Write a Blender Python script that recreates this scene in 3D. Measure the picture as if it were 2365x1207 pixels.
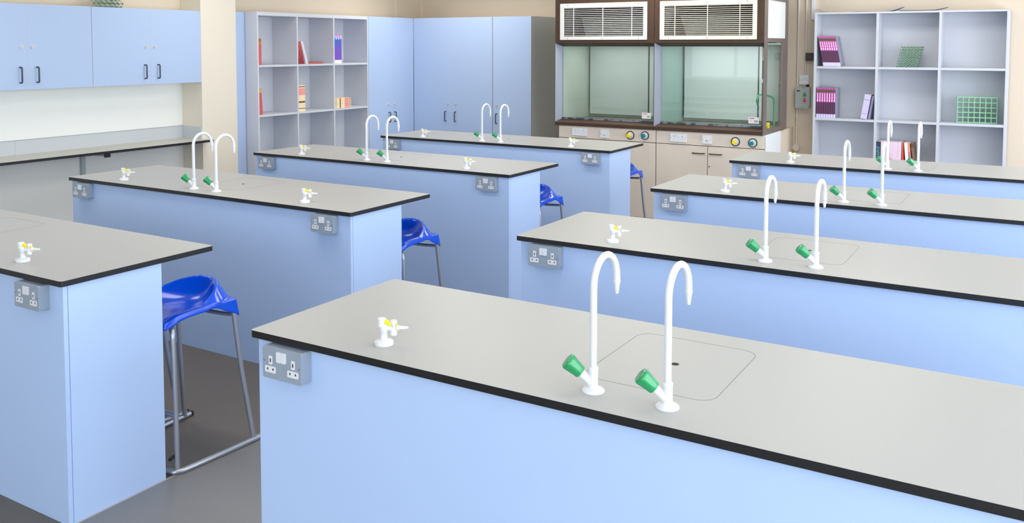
import bpy, math, random
from math import pi, sin, cos, radians
from mathutils import Vector, Matrix
random.seed(7)
for o in list(bpy.data.objects): bpy.data.objects.remove(o, do_unlink=True)
SC = bpy.context.scene
COL = SC.collection

# ------------------------------------------------------------------ camera
W, H = 2365, 1207
CZ, FPX, YAW, PIT, ROLL, CX, CY = 1.7311, 2065.95, 0.5442, 0.0579, 0.0009, 1172.36, 225.70
cd = bpy.data.cameras.new('camera'); cam = bpy.data.objects.new('camera', cd); COL.objects.link(cam)
Fw = Vector((-sin(YAW)*cos(PIT), cos(YAW)*cos(PIT), -sin(PIT)))
R0 = Vector((cos(YAW), sin(YAW), 0)); U0 = R0.cross(Fw)
Rr = R0*cos(ROLL)+U0*sin(ROLL); Ur = -R0*sin(ROLL)+U0*cos(ROLL)
cam.matrix_world = Matrix(((Rr.x, Ur.x, -Fw.x, 0), (Rr.y, Ur.y, -Fw.y, 0), (Rr.z, Ur.z, -Fw.z, CZ), (0, 0, 0, 1)))
cd.sensor_fit = 'HORIZONTAL'; cd.sensor_width = 36; cd.lens = 36*FPX/W
cd.shift_x = (W/2-CX)/W; cd.shift_y = (CY-H/2)/W
cd.clip_start = 0.05; cd.clip_end = 100
SC.camera = cam

# ------------------------------------------------------------------ light
SC.view_settings.view_transform = 'Standard'; SC.view_settings.look = 'None'
SC.view_settings.gamma = 1; SC.view_settings.exposure = 0.0; SC.view_settings.use_curve_mapping = False
wd = bpy.data.worlds.new('world'); SC.world = wd; wd.use_nodes = True
bg = wd.node_tree.nodes['Background']; bg.inputs[0].default_value = (0.80, 0.90, 1.0, 1); bg.inputs[1].default_value = 2.8
SC.cycles.max_bounces = 10; SC.cycles.diffuse_bounces = 7; SC.cycles.use_denoising = True

def area(name, loc, rot, sx, sy, power, col):
    l = bpy.data.lights.new(name, 'AREA'); l.shape = 'RECTANGLE'; l.size = sx; l.size_y = sy
    l.energy = power; l.color = col
    o = bpy.data.objects.new(name, l); o.location = loc; o.rotation_euler = rot; COL.objects.link(o)
    return o
# daylight through the window wall on the right and the windows behind the camera
XR_WALL, Y_REAR, CEIL = 1.9, -2.6, 2.75
for i, y in enumerate((-1.2, 1.6, 4.4, 7.2)):
    area('daylight', (XR_WALL-0.02, y, 1.45), (0, radians(90), 0), 2.2, 2.4, (44, 52, 40, 84)[i], (0.95, 0.97, 1.0))
for i, x in enumerate((-5.9, -2.0, 0.4)):
    area('daylight', (x, Y_REAR+0.02, 1.75), (radians(90), 0, 0), 2.2, 1.5, (14, 3, 15)[i], (0.95, 0.97, 1.0))
# warm ceiling light panels
for x in (-5.6, -3.4, -1.3):
    for y, pw in ((0.2, 2), (2.8, 18), (5.4, 20), (7.9, 30)):
        area('ceiling_lamp', (x, y, CEIL-0.06), (0, 0, 0), 1.2, 0.6, pw*(0.62 if x > -2 else (0.72 if x < -5 else 1)), (1.0, 0.955, 0.88))

# ------------------------------------------------------------------ materials
def mat(name, col, rough=0.5, metal=0.0, spec=0.5, noise=None, bump=None, trans=0.0, alpha=None, coat=0, clip=None):
    m = bpy.data.materials.new(name); m.use_nodes = True; nt = m.node_tree; b = nt.nodes['Principled BSDF']
    b.inputs['Base Color'].default_value = (*col, 1); b.inputs['Roughness'].default_value = rough
    b.inputs['Metallic'].default_value = metal; b.inputs['Specular IOR Level'].default_value = spec
    b.inputs['Coat Weight'].default_value = coat
    if trans: b.inputs['Transmission Weight'].default_value = trans
    if noise:
        tc = nt.nodes.new('ShaderNodeTexCoord')
        last = None
        cur = tuple(col)
        for (scale, p0, p1, c2, fac) in noise:
            n = nt.nodes.new('ShaderNodeTexNoise'); n.inputs['Scale'].default_value = scale; n.inputs['Detail'].default_value = 3
            nt.links.new(tc.outputs['Object'], n.inputs['Vector'])
            r = nt.nodes.new('ShaderNodeMapRange'); r.inputs[1].default_value = p0; r.inputs[2].default_value = p1
            r.inputs[3].default_value = 0; r.inputs[4].default_value = fac
            nt.links.new(n.outputs['Fac'], r.inputs[0])
            mx = nt.nodes.new('ShaderNodeMix'); mx.data_type = 'RGBA'
            nt.links.new(r.outputs[0], mx.inputs[0])
            if last is None: mx.inputs[6].default_value = (*cur, 1)
            else: nt.links.new(last, mx.inputs[6])
            mx.inputs[7].default_value = (*c2, 1); last = mx.outputs[2]
        nt.links.new(last, b.inputs['Base Color'])
    if bump:
        tc = nt.nodes.new('ShaderNodeTexCoord'); n = nt.nodes.new('ShaderNodeTexNoise'); n.inputs['Scale'].default_value = bump[0]
        nt.links.new(tc.outputs['Object'], n.inputs['Vector'])
        bp = nt.nodes.new('ShaderNodeBump'); bp.inputs['Strength'].default_value = bump[1]; bp.inputs['Distance'].default_value = 0.002
        nt.links.new(n.outputs['Fac'], bp.inputs['Height']); nt.links.new(bp.outputs[0], b.inputs['Normal'])
    return m
def srgb(r, g, b):
    f = lambda c: (c/255/12.92 if c/255 <= .04045 else ((c/255+.055)/1.055)**2.4)
    return (f(r), f(g), f(b))
M = {}
M['blue'] = mat('pale_blue_laminate', srgb(178, 202, 240), 0.42, spec=0.3, noise=[(3, .3, .7, srgb(181, 204, 242), .6)])
M['blue_door'] = mat('blue_door_laminate', srgb(176, 197, 230), 0.38, spec=0.35)
M['top'] = mat('speckled_grey_laminate', srgb(174, 174, 172), 0.36, spec=0.25,
               noise=[(420, .60, .72, srgb(150, 140, 130), .5), (300, .28, .36, srgb(235, 235, 235), .0), (900, .62, .7, srgb(120, 118, 116), .45)])
M['top2'] = mat('ledge_grey_laminate', srgb(196, 195, 186), 0.4, spec=.3)
M['topline'] = mat('hatch_joint_dark', srgb(120, 118, 116), 0.6)
M['black'] = mat('black_laminate_edge', srgb(20, 20, 23), 0.38)
M['white_pl'] = mat('white_moulded_plastic', srgb(222, 224, 229), 0.3)
M['green'] = mat('green_plastic', srgb(30, 150, 90), 0.22, coat=.3)
M['yellow'] = mat('yellow_plastic', srgb(250, 222, 20), 0.35)
M['grey_pl'] = mat('grey_metalclad', srgb(146, 158, 173), 0.38, spec=.5)
M['hole'] = mat('dark_pin_hole', srgb(25, 25, 28), 0.7)
M['steel'] = mat('grey_painted_steel_tube', srgb(176, 180, 190), 0.3, metal=0.75)
M['nickel'] = mat('satin_nickel', srgb(222, 218, 212), 0.3, metal=.15)
M['chrome'] = mat('chrome', srgb(215, 215, 218), 0.18, metal=1)
M['stool'] = mat('glossy_blue_polypropylene', srgb(4, 76, 212), 0.16, spec=.5)
M['rubber'] = mat('black_rubber', srgb(22, 22, 24), 0.6)
M['wall_beige'] = mat('beige_wall_paint', srgb(214, 200, 182), 0.75, noise=[(2, .35, .65, srgb(217, 204, 188), .6)])
M['wall_white'] = mat('off_white_wall_paint', srgb(240, 242, 240), 0.7)
M['pier'] = mat('cream_pier_paint', srgb(228, 220, 206), 0.7)
M['ceil'] = mat('white_ceiling', srgb(236, 234, 228), 0.8)
M['floor'] = mat('light_grey_vinyl', srgb(124, 122, 122), 0.38, noise=[(350, .55, .75, srgb(110, 108, 108), .6), (1.5, .3, .7, srgb(131, 129, 130), .6)])
M['floor2'] = mat('dark_speckled_vinyl', srgb(104, 97, 90), 0.5, noise=[(300, .52, .68, srgb(70, 66, 62), .8), (500, .56, .72, srgb(150, 140, 130), .7)])
M['seam'] = mat('pale_floor_seam', srgb(190, 184, 172), 0.5)
M['shelf'] = mat('pale_grey_shelf_laminate', srgb(205, 209, 218), 0.45)
M['shelf_r'] = mat('pale_grey_laminate_shaded', srgb(194, 198, 208), 0.45)  # bookcase laminate with the dimmer light of the right unit put into its colour
M['side_grey'] = mat('grey_cabinet_side', srgb(226, 233, 232), 0.45)
M['edging'] = mat('pale_beige_edging', srgb(206, 200, 196), 0.5)
M['handle'] = mat('dark_grey_handle', srgb(48, 58, 72), 0.35)
M['brown'] = mat('brown_anodised_frame', srgb(72, 54, 42), 0.4, spec=.3, noise=[(14, .5, .75, srgb(58, 42, 32), .5)])
M['brown_side'] = mat('brown_frame_lit_side', srgb(110, 100, 95), 0.4)  # frame brown coloured paler for the side the light falls on
M['jamb'] = mat('brushed_aluminium_jamb', srgb(146, 152, 168), 0.35, metal=.2)
M['cream'] = mat('cream_laminate', srgb(224, 212, 198), 0.45, noise=[(3, .35, .65, srgb(228, 217, 204), .6)])
M['white_pan'] = mat('white_panel', srgb(225, 229, 233), 0.5)
M['grille'] = mat('white_grille_metal', srgb(222, 221, 218), 0.45)
M['grille2'] = mat('cream_grille_metal', srgb(240, 232, 214), 0.45)
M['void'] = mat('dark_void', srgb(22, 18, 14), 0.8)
M['duct'] = mat('grey_green_duct_panel', srgb(128, 134, 128), 0.5, noise=[(6, .45, .7, srgb(98, 98, 84), .6)])
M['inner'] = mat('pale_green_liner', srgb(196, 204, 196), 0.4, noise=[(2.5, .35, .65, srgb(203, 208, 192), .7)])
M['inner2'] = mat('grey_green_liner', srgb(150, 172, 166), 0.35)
M['baffle'] = mat('pale_baffle_board', srgb(204, 210, 208), 0.35)
M['slab'] = mat('grey_fume_worktop', srgb(160, 156, 142), 0.5, noise=[(9, .4, .65, srgb(110, 112, 100), .8)])
M['mess'] = mat('worn_aluminium_channel', srgb(140, 146, 156), 0.3, metal=.5, noise=[(14, .45, .55, srgb(60, 70, 92), .9)])
M['label'] = mat('white_card', srgb(240, 242, 244), 0.6)
M['red'] = mat('red_print', srgb(214, 60, 60), 0.5)
M['greyprint'] = mat('grey_print', srgb(170, 172, 176), 0.5)
M['teal'] = mat('teal_plastic', srgb(10, 140, 130), 0.3)
M['blue_pl'] = mat('blue_plastic', srgb(30, 110, 200), 0.3)
M['swan'] = mat('green_painted_pipe', srgb(60, 150, 112), 0.35)
M['conduit'] = mat('cream_conduit', srgb(220, 210, 196), 0.55)
M['starter'] = mat('pale_grey_green_enclosure', srgb(172, 182, 180), 0.45)
M['greendot'] = mat('green_button', srgb(30, 140, 60), 0.4)
M['reddot'] = mat('red_button', srgb(215, 60, 50), 0.4)
M['darkbox'] = mat('dark_isolator', srgb(55, 50, 52), 0.45)
M['lat'] = mat('lattice_green', srgb(136, 168, 146), 0.4)
M['latl'] = mat('lattice_pale_green', srgb(150, 205, 172), 0.4)
M['latd'] = mat('lattice_dark_ball', srgb(50, 78, 66), 0.4)
M['paper'] = mat('grey_poster_paper', srgb(168, 176, 190), 0.6)
M['pages'] = mat('white_pages', srgb(232, 228, 222), 0.8)
M['pipe_white'] = mat('white_trunking', srgb(228, 230, 234), 0.5)
M['grey_up'] = mat('grey_upright', srgb(178, 188, 190), 0.45)
M['bs'] = mat('grey_upstand_laminate', srgb(196, 201, 207), 0.4)
for nm, c in dict(mag=(196, 78, 172), purp=(88, 44, 80), dkb=(64, 40, 52), lil=(214, 206, 240), whi=(238, 234, 245), olive=(96, 84, 60),
                  cov=(150, 152, 176), covg=(120, 140, 120), redb=(206, 92, 96), redd=(120, 44, 48), yel=(220, 170, 60), vio=(118, 84, 190),
                  blu=(40, 110, 200), cyan=(70, 160, 215), pinkt=(240, 150, 220), creamy=(246, 226, 184), orange=(240, 160, 110), pinky=(226, 160, 186),
                  pinkl=(232, 206, 230), brownb=(128, 104, 90), tealb=(40, 56, 76), tealt=(110, 190, 200), lilac=(200, 194, 222), lild=(150, 146, 186),
                  orr=(222, 84, 56), ink=(40, 22, 40), pinkr=(228, 120, 130), brn2=(110, 60, 40)).items():
    M[nm] = mat('ink_'+nm, srgb(*c), 0.5)
# thin sash glass: mostly clear with soft reflection
g = bpy.data.materials.new('sash_glass'); g.use_nodes = True; nt = g.node_tree; nt.nodes.clear()
out = nt.nodes.new('ShaderNodeOutputMaterial'); mxs = nt.nodes.new('ShaderNodeMixShader'); tr = nt.nodes.new('ShaderNodeBsdfTransparent')
tr.inputs[0].default_value = (0.94, 0.98, 0.965, 1); gl = nt.nodes.new('ShaderNodeBsdfGlossy'); gl.inputs['Roughness'].default_value = 0.02
fr = nt.nodes.new('ShaderNodeFresnel'); fr.inputs[0].default_value = 1.6
ge = nt.nodes.new('ShaderNodeNewGeometry'); m1 = nt.nodes.new('ShaderNodeMath'); m1.operation = 'SUBTRACT'; m1.inputs[0].default_value = 1
nt.links.new(ge.outputs['Backfacing'], m1.inputs[1]); m2 = nt.nodes.new('ShaderNodeMath'); m2.operation = 'MULTIPLY'
nt.links.new(fr.outputs[0], m2.inputs[0]); nt.links.new(m1.outputs[0], m2.inputs[1]); nt.links.new(m2.outputs[0], mxs.inputs[0]); nt.links.new(tr.outputs[0], mxs.inputs[1]); nt.links.new(gl.outputs[0], mxs.inputs[2]); nt.links.new(mxs.outputs[0], out.inputs[0])
M['glass'] = g

# ------------------------------------------------------------------ mesh helpers
class MB:
    def __init__(s): s.v = []; s.f = []; s.m = []; s.mats = []; s.sm = []
    def mi(s, m):
        if m not in s.mats: s.mats.append(m)
        return s.mats.index(m)
    def add(s, vs, fs, m, smooth=False):
        k = len(s.v); s.v += [tuple(v) for v in vs]; i = s.mi(m)
        for f in fs: s.f.append(tuple(k+a for a in f)); s.m.append(i); s.sm.append(smooth)
        return s
    def box(s, x0, x1, y0, y1, z0, z1, m, top=None):
        v = [(x0, y0, z0), (x1, y0, z0), (x1, y1, z0), (x0, y1, z0), (x0, y0, z1), (x1, y0, z1), (x1, y1, z1), (x0, y1, z1)]
        s.add(v, [(0, 3, 2, 1), (0, 1, 5, 4), (1, 2, 6, 5), (2, 3, 7, 6), (3, 0, 4, 7)], m)
        s.add(v[4:], [(0, 1, 2, 3)], top or m)
        return s
    def prism(s, pts, z0, z1, m, top=None, axis='z', smooth=False):
        n = len(pts)
        f = {'z': lambda a, b, c: (a, b, c), 'y': lambda a, b, c: (a, c, b), 'x': lambda a, b, c: (c, a, b)}[axis]
        v = [f(p[0], p[1], z0) for p in pts]+[f(p[0], p[1], z1) for p in pts]
        rev = axis == 'y'
        sides = [(i, (i+1) % n, n+(i+1) % n, n+i) for i in range(n)]
        bot = [tuple(range(n-1, -1, -1))]; tp = [tuple(range(n, 2*n))]
        if rev: sides = [q[::-1] for q in sides]; bot = [bot[0][::-1]]; tp = [tp[0][::-1]]
        s.add(v, sides, m, smooth); s.add(v, bot, m); s.add(v, tp, top or m)
        return s
    def rbox(s, x0, x1, y0, y1, z0, z1, r, m, axis='z', top=None, seg=4):
        # rounded rectangle in the plane normal to axis; (x,y) are the in-plane extents
        pts = []
        for cx, cy, a0 in ((x1-r, y1-r, 0), (x0+r, y1-r, 90), (x0+r, y0+r, 180), (x1-r, y0+r, 270)):
            for k in range(seg+1):
                a = radians(a0+90*k/seg); pts.append((cx+r*cos(a), cy+r*sin(a)))
        return s.prism(pts, z0, z1, m, top, axis)
    def tube(s, pts, rad, m, n=14, caps=True, smooth=True):
        pts = [Vector(p) for p in pts]; N = len(pts)
        rads = rad if isinstance(rad, (list, tuple)) else [rad]*N
        T = []
        for i in range(N):
            a = pts[max(i-1, 0)]; b = pts[min(i+1, N-1)]
            t = (b-a)
            T.append(t.normalized() if t.length > 1e-9 else (T[-1] if T else Vector((0, 0, 1))))
        up = Vector((0, 0, 1)) if abs(T[0].z) < .9 else Vector((1, 0, 0))
        u = T[0].cross(up).normalized(); vs = []
        for i in range(N):
            u = (u - T[i]*u.dot(T[i])).normalized(); w = T[i].cross(u)
            for k in range(n):
                a = 2*pi*k/n; vs.append(pts[i]+(u*cos(a)+w*sin(a))*rads[i])
        fs = [(i*n+k, i*n+(k+1) % n, (i+1)*n+(k+1) % n, (i+1)*n+k) for i in range(N-1) for k in range(n)]
        s.add(vs, fs, m, smooth)
        if caps:
            s.add(vs[:n], [tuple(range(n-1, -1, -1))], m); s.add(vs[-n:], [tuple(range(n))], m)
        return s
    def cyl(s, a, b, r, m, r2=None, n=20): return s.tube([a, b], [r, r if r2 is None else r2], m, n)
    def lathe(s, prof, c, m, n=28):
        # prof list (r,z)
        pts = [(c[0], c[1], c[2]+z) for r, z in prof]
        vs = []
        for r, z in prof:
            for k in range(n):
                a = 2*pi*k/n; vs.append((c[0]+r*cos(a), c[1]+r*sin(a), c[2]+z))
        fs = [(i*n+k, i*n+(k+1) % n, (i+1)*n+(k+1) % n, (i+1)*n+k) for i in range(len(prof)-1) for k in range(n)]
        s.add(vs, fs, m, True); s.add(vs[:n], [tuple(range(n-1, -1, -1))], m); s.add(vs[-n:], [tuple(range(n))], m)
        return s
    def ball(s, c, r, m, n=6):
        vs = []; fs = []
        for i in range(n+1):
            for k in range(n):
                a = pi*i/n; b = 2*pi*k/n; vs.append((c[0]+r*sin(a)*cos(b), c[1]+r*sin(a)*sin(b), c[2]+r*cos(a)))
        for i in range(n):
            for k in range(n): fs.append((i*n+k, (i+1)*n+k, (i+1)*n+(k+1) % n, i*n+(k+1) % n))
        return s.add(vs, fs, m, True)
    def mesh(s, name):
        me = bpy.data.meshes.new(name); me.from_pydata(s.v, [], s.f)
        for m in s.mats: me.materials.append(M[m])
        me.polygons.foreach_set('material_index', s.m); me.polygons.foreach_set('use_smooth', s.sm)
        me.update(); return me
    def build(s, name, parent=None, loc=None, bevel=0, label=None, rotz=0, segs=2):
        o = bpy.data.objects.new(name, s.mesh(name)); COL.objects.link(o)
        if parent: o.parent = parent
        if loc: o.location = loc
        if rotz: o.rotation_euler = (0, 0, rotz)
        if bevel:
            b = o.modifiers.new('bevel', 'BEVEL'); b.width = bevel; b.segments = segs; b.limit_method = 'ANGLE'; b.angle_limit = radians(50)
            b.harden_normals = False
        if label: o['label'] = label
        return o
def tag(o, label, cat, group=None):
    o['label'] = label; o['category'] = cat
    if group: o['group'] = group
    return o
def thing(name, label, cat, loc=(0, 0, 0), rotz=0, group=None):
    o = bpy.data.objects.new(name, None); COL.objects.link(o); o.empty_display_size = .05
    o.location = loc; o.rotation_euler = (0, 0, rotz); return tag(o, label, cat, group)
def struct(name, mb, **k):
    o = mb.build(name, **k); o['kind'] = 'structure'; return o
def dup(root, loc, label, rotz=None, group=None):
    r = root.copy(); COL.objects.link(r); r.location = loc; r['label'] = label
    if rotz is not None: r.rotation_euler = (0, 0, rotz)
    if group: r['group'] = group
    for ch in list(root.children):
        c = ch.copy(); COL.objects.link(c); c.parent = r
        for gch in ch.children:
            d = gch.copy(); COL.objects.link(d); d.parent = c
    return r

# ------------------------------------------------------------------ room
XW, YW = -7.0, 9.4          # left wall plane, back wall plane
struct('floor', MB().box(XW-.1, XR_WALL+.1, Y_REAR-.1, YW+.1, -.1, 0, 'floor2'))
struct('trim_1', MB().box(-2.965, XR_WALL, Y_REAR, 1.845, 0, .0015, 'floor').box(-2.965, -1.93, 1.845, 8.15, 0, .0015, 'floor'))
struct('trim_2', MB().box(-2.972, -2.965, Y_REAR, 8.15, 0, .0018, 'seam'))
struct('ceiling', MB().box(XW-.1, XR_WALL+.1, Y_REAR-.1, YW+.1, CEIL, CEIL+.1, 'ceil'))
struct('wall_back', MB().box(XW-.1, XR_WALL+.1, YW, YW+.1, 0, CEIL, 'wall_beige'))
struct('wall_left', MB().box(XW-.1, XW, Y_REAR-.1, YW, 0, 2.05, 'wall_white').box(XW-.1, XW, Y_REAR-.1, YW, 2.05, CEIL, 'wall_beige'))
def holed(axis, c0, c1, a0, a1, holes, z0, z1, m):
    mb = MB(); cur = a0
    for (h0, h1) in holes+[(a1, a1)]:
        if axis == 'x': mb.box(c0, c1, cur, h0, 0, CEIL, m)
        else: mb.box(cur, h0, c0, c1, 0, CEIL, m)
        if h1 > h0:
            for (q0, q1) in ((0, z0), (z1, CEIL)):
                if axis == 'x': mb.box(c0, c1, h0, h1, q0, q1, m)
                else: mb.box(h0, h1, c0, c1, q0, q1, m)
        cur = h1
    return mb
WR = [(-2.4, 0.0), (0.4, 2.8), (3.2, 5.6), (6.0, 8.4)]
WB = [(-6.9, -4.8), (-3.1, -0.9), (-0.7, 1.5)]
struct('wall_right', holed('x', XR_WALL, XR_WALL+.2, Y_REAR, YW, WR, 0.35, 2.55, 'wall_white'))
struct('wall_rear', holed('y', Y_REAR-.2, Y_REAR, XW, XR_WALL, WB, 1.0, 2.5, 'wall_white'))
n = 1
for a, b in WR:
    f = MB()
    for q in (a, (a+b)/2-.03, b-.06): f.box(XR_WALL+.06, XR_WALL+.12, q, q+.06, .35, 2.55, 'white_pan')
    for q in (.35, 2.49): f.box(XR_WALL+.06, XR_WALL+.12, a, b, q, q+.06, 'white_pan')
    struct('window_%d' % n, f); n += 1
for a, b in WB:
    f = MB()
    for q in (a, (a+b)/2-.03, b-.06): f.box(q, q+.06, Y_REAR-.12, Y_REAR-.06, 1.0, 2.5, 'white_pan')
    for q in (1.0, 2.44): f.box(a, b, Y_REAR-.12, Y_REAR-.06, q, q+.06, 'white_pan')
    struct('window_%d' % n, f); n += 1
struct('wall_pier', MB().box(XW, -6.722, 5.627, 6.046, 0, CEIL, 'pier'), bevel=.004)
# faint panel joints on the back wall / left wall above the cabinets
struct('trim_3', MB().box(XW, XW+.012, 8.86, 8.875, 2.0, CEIL, 'conduit').box(XW, XW+.02, YW-.02, YW, 0, CEIL, 'conduit'))
struct('trim_4', MB().box(-3.25, -2.24, 8.82, 9.4, 0, .90, 'wall_beige'))

# ------------------------------------------------------------------ benches
BL, BW, BH, BT, BI, BB = 2.3448, .6745, .90, .0206, .0174, .4307
def ring(mb, x0, x1, y0, y1, r, z0, z1, w, m, seg=6):
    def loop(d):
        pts = []
        rr = max(r-d, .001)
        for cx, cy, a0 in ((x1-r, y1-r, 0), (x0+r, y1-r, 90), (x0+r, y0+r, 180), (x1-r, y0+r, 270)):
            for k in range(seg+1):
                a = radians(a0+90*k/seg); pts.append((cx+rr*cos(a), cy+rr*sin(a)))
        return pts
    A, B = loop(0), loop(w); n = len(A)
    v = [(p[0], p[1], z1) for p in A]+[(p[0], p[1], z1) for p in B]+[(p[0], p[1], z0) for p in A]+[(p[0], p[1], z0) for p in B]
    f = []
    for i in range(n):
        j = (i+1) % n
        f += [(i, j, n+j, n+i), (2*n+i, 2*n+j, j, i), (n+i, n+j, 3*n+j, 3*n+i)]
    mb.add(v, f, m)
def make_bench(label, loc):
    t = thing('lab_bench', label, 'bench', loc, group='island laboratory benches')
    body = MB().box(BI+.018, BL-BI-.018, BI+.018, BB-.018, .0, BH-BT, 'blue')
    body.build('carcass', t)
    MB().box(BI, BL-BI, BI, BI+.0175, 0.0, BH-BT, 'blue').build('front_panel', t, bevel=.0008)
    MB().box(BI+.018, BL-BI-.018, BB-.018, BB, 0.0, BH-BT, 'blue').build('back_panel', t)
    for x in (BI, BL-BI-.018):
        MB().box(x, x+.018, BI+.0195, BB, 0.0, BH-BT, 'blue').build('end_panel', t, bevel=.0008)
    w = MB().rbox(0, BL, 0, BW, BH-BT, BH, .012, 'black', top='top', seg=4)
    w.build('worktop', t, bevel=.0012)
    h = MB(); ring(h, .99, 1.333, .177, .580, .045, BH-.0005, BH+.0003, .0016, 'topline')
    hs = h.build('hatch_cover', t)
    MB().cyl((1.168, .378, BH), (1.168, .378, BH+.0006), .010, 'hole', n=20).build('finger_hole', hs)
    return t
XL, XRr = -5.3011, -1.9818
YL = [1.845, 3.3758, 4.9156, 6.4684]; YR = [1.8162, 3.3447, 4.8874, 6.3987]
ordn = ['nearest', 'second from front', 'third from front', 'farthest']
blab = {}
LB = ['blue and grey lab bench cut off at lower left, nearest in left column',
      'blue lab bench with grey top, second in left column, sockets at both ends',
      'blue lab bench with grey top, third in left column, in front of the pale bookcase',
      'blue lab bench with grey top, farthest in left column, beside the tall blue cupboards']
RB = ['large pale blue lab bench in the foreground with two white swan-neck taps',
      'pale blue lab bench directly behind the foreground bench in right column',
      'pale blue lab bench, third in right column, before the cream base cupboards',
      'pale blue lab bench farthest in right column, nearest the pigeonhole shelves']
bench0 = make_bench(LB[0], (XL, YL[0], 0))
for i in range(1, 4): dup(bench0, (XL, YL[i], 0), LB[i])
for i in range(4): dup(bench0, (XRr, YR[i], 0), RB[i])

# ------------------------------------------------------------------ taps
SP = radians(209)   # knob points away from the sink, towards lower left
def make_tap(label, loc):
    t = thing('water_tap', label, 'tap', loc, group='white swan-neck water taps')
    kd = Vector((cos(SP)*cos(radians(42)), sin(SP)*cos(radians(42)), sin(radians(42))))
    b = MB().lathe([(.0275, 0), (.0275, .003), (.025, .006), (.019, .008), (.0135, .011), (.0118, .016), (.0115, .05), (.0122, .053), (.0122, .058), (.009, .0585)], (0, 0, 0), 'white_pl')
    b.tube([Vector((0, 0, .018))+kd*.0, Vector((0, 0, .018))+kd*.02, Vector((0, 0, .018))+kd*.042], [.0108, .0105, .0112], 'white_pl', 20)
    b.build('tap_body', t)
    R, zc = .067, .2515; r0 = .0084
    pts = [(0, 0, .055), (0, 0, .12), (0, 0, .19), (0, .0, .235)]
    # slightly slanted rise into the bend, as a moulded swan neck
    for k in range(15):
        a = pi-pi*k/14
        pts.append((0, R+R*cos(a), zc+R*1.0*sin(a)))
    pts.append((0, 2*R+.001, .240))
    MB().tube(pts, r0, 'white_pl', 16).build('spout', t)
    y = 2*R+.001
    prof = [(.2405, .0092), (.2365, .0092), (.2355, .0082)]
    z = .2345
    for k in range(6):
        rr = .0078-.0006*k
        prof += [(z, rr), (z-.0035, rr-.0008), (z-.0036, rr+.0001)]; z -= .0042
    prof += [(z, .0036), (.2065, .0034)]
    MB().tube([(0, y, a) for a, b_ in prof], [b_ for a, b_ in prof], 'white_pl', 16).build('hose_nozzle', t)
    # fluted knob
    k0 = Vector((0, 0, .018))+kd*.041; u = kd.cross(Vector((0, 0, 1))).normalized(); w = kd.cross(u)
    mb = MB(); n = 48; rings = [(0, .0150, 0), (.002, .0158, 0), (.012, .0168, .3), (.036, .0205, 1.0), (.041, .0205, 1), (.0435, .0188, .8), (.0435, .0, 0)]
    vs = []
    for d, r, fl in rings:
        for k in range(n):
            a = 2*pi*k/n; rr = r*(1-.10*fl*(0.5-0.5*cos(6*a))**2.2)
            vs.append(k0+kd*d+(u*cos(a)+w*sin(a))*rr)
    fs = [(i*n+k, (i+1)*n+k, (i+1)*n+(k+1) % n, i*n+(k+1) % n) for i in range(len(rings)-1) for k in range(n)]
    fs = [q[::-1] for q in fs]
    mb.add(vs, fs, 'green', True); mb.build('control_knob', t)
    return t
U1, U2, VT = 1.0632, 1.2526, .1018
tap0 = None
def tp(label, x, y):
    global tap0
    if tap0 is None: tap0 = make_tap(label, (x, y, BH)); return
    dup(tap0, (x, y, BH), label)
names = {('R', 0): 'foreground bench', ('R', 1): 'bench just behind the foreground bench', ('R', 2): 'third bench of the right column', ('R', 3): 'farthest right bench',
         ('L', 0): 'nearest left bench', ('L', 1): 'second bench of the left column', ('L', 2): 'third bench of the left column', ('L', 3): 'farthest left bench'}
for c, X0, YY in (('R', XRr, YR), ('L', XL, YL)):
    for i, y in enumerate(YY):
        if c == 'L' and i == 0: continue
        for u, s in ((U1, 'left-hand'), (U2, 'right-hand')):
            tp('%s white swan-neck tap with green knob on %s' % (s, names[c, i]), X0+u, y+VT)

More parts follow.
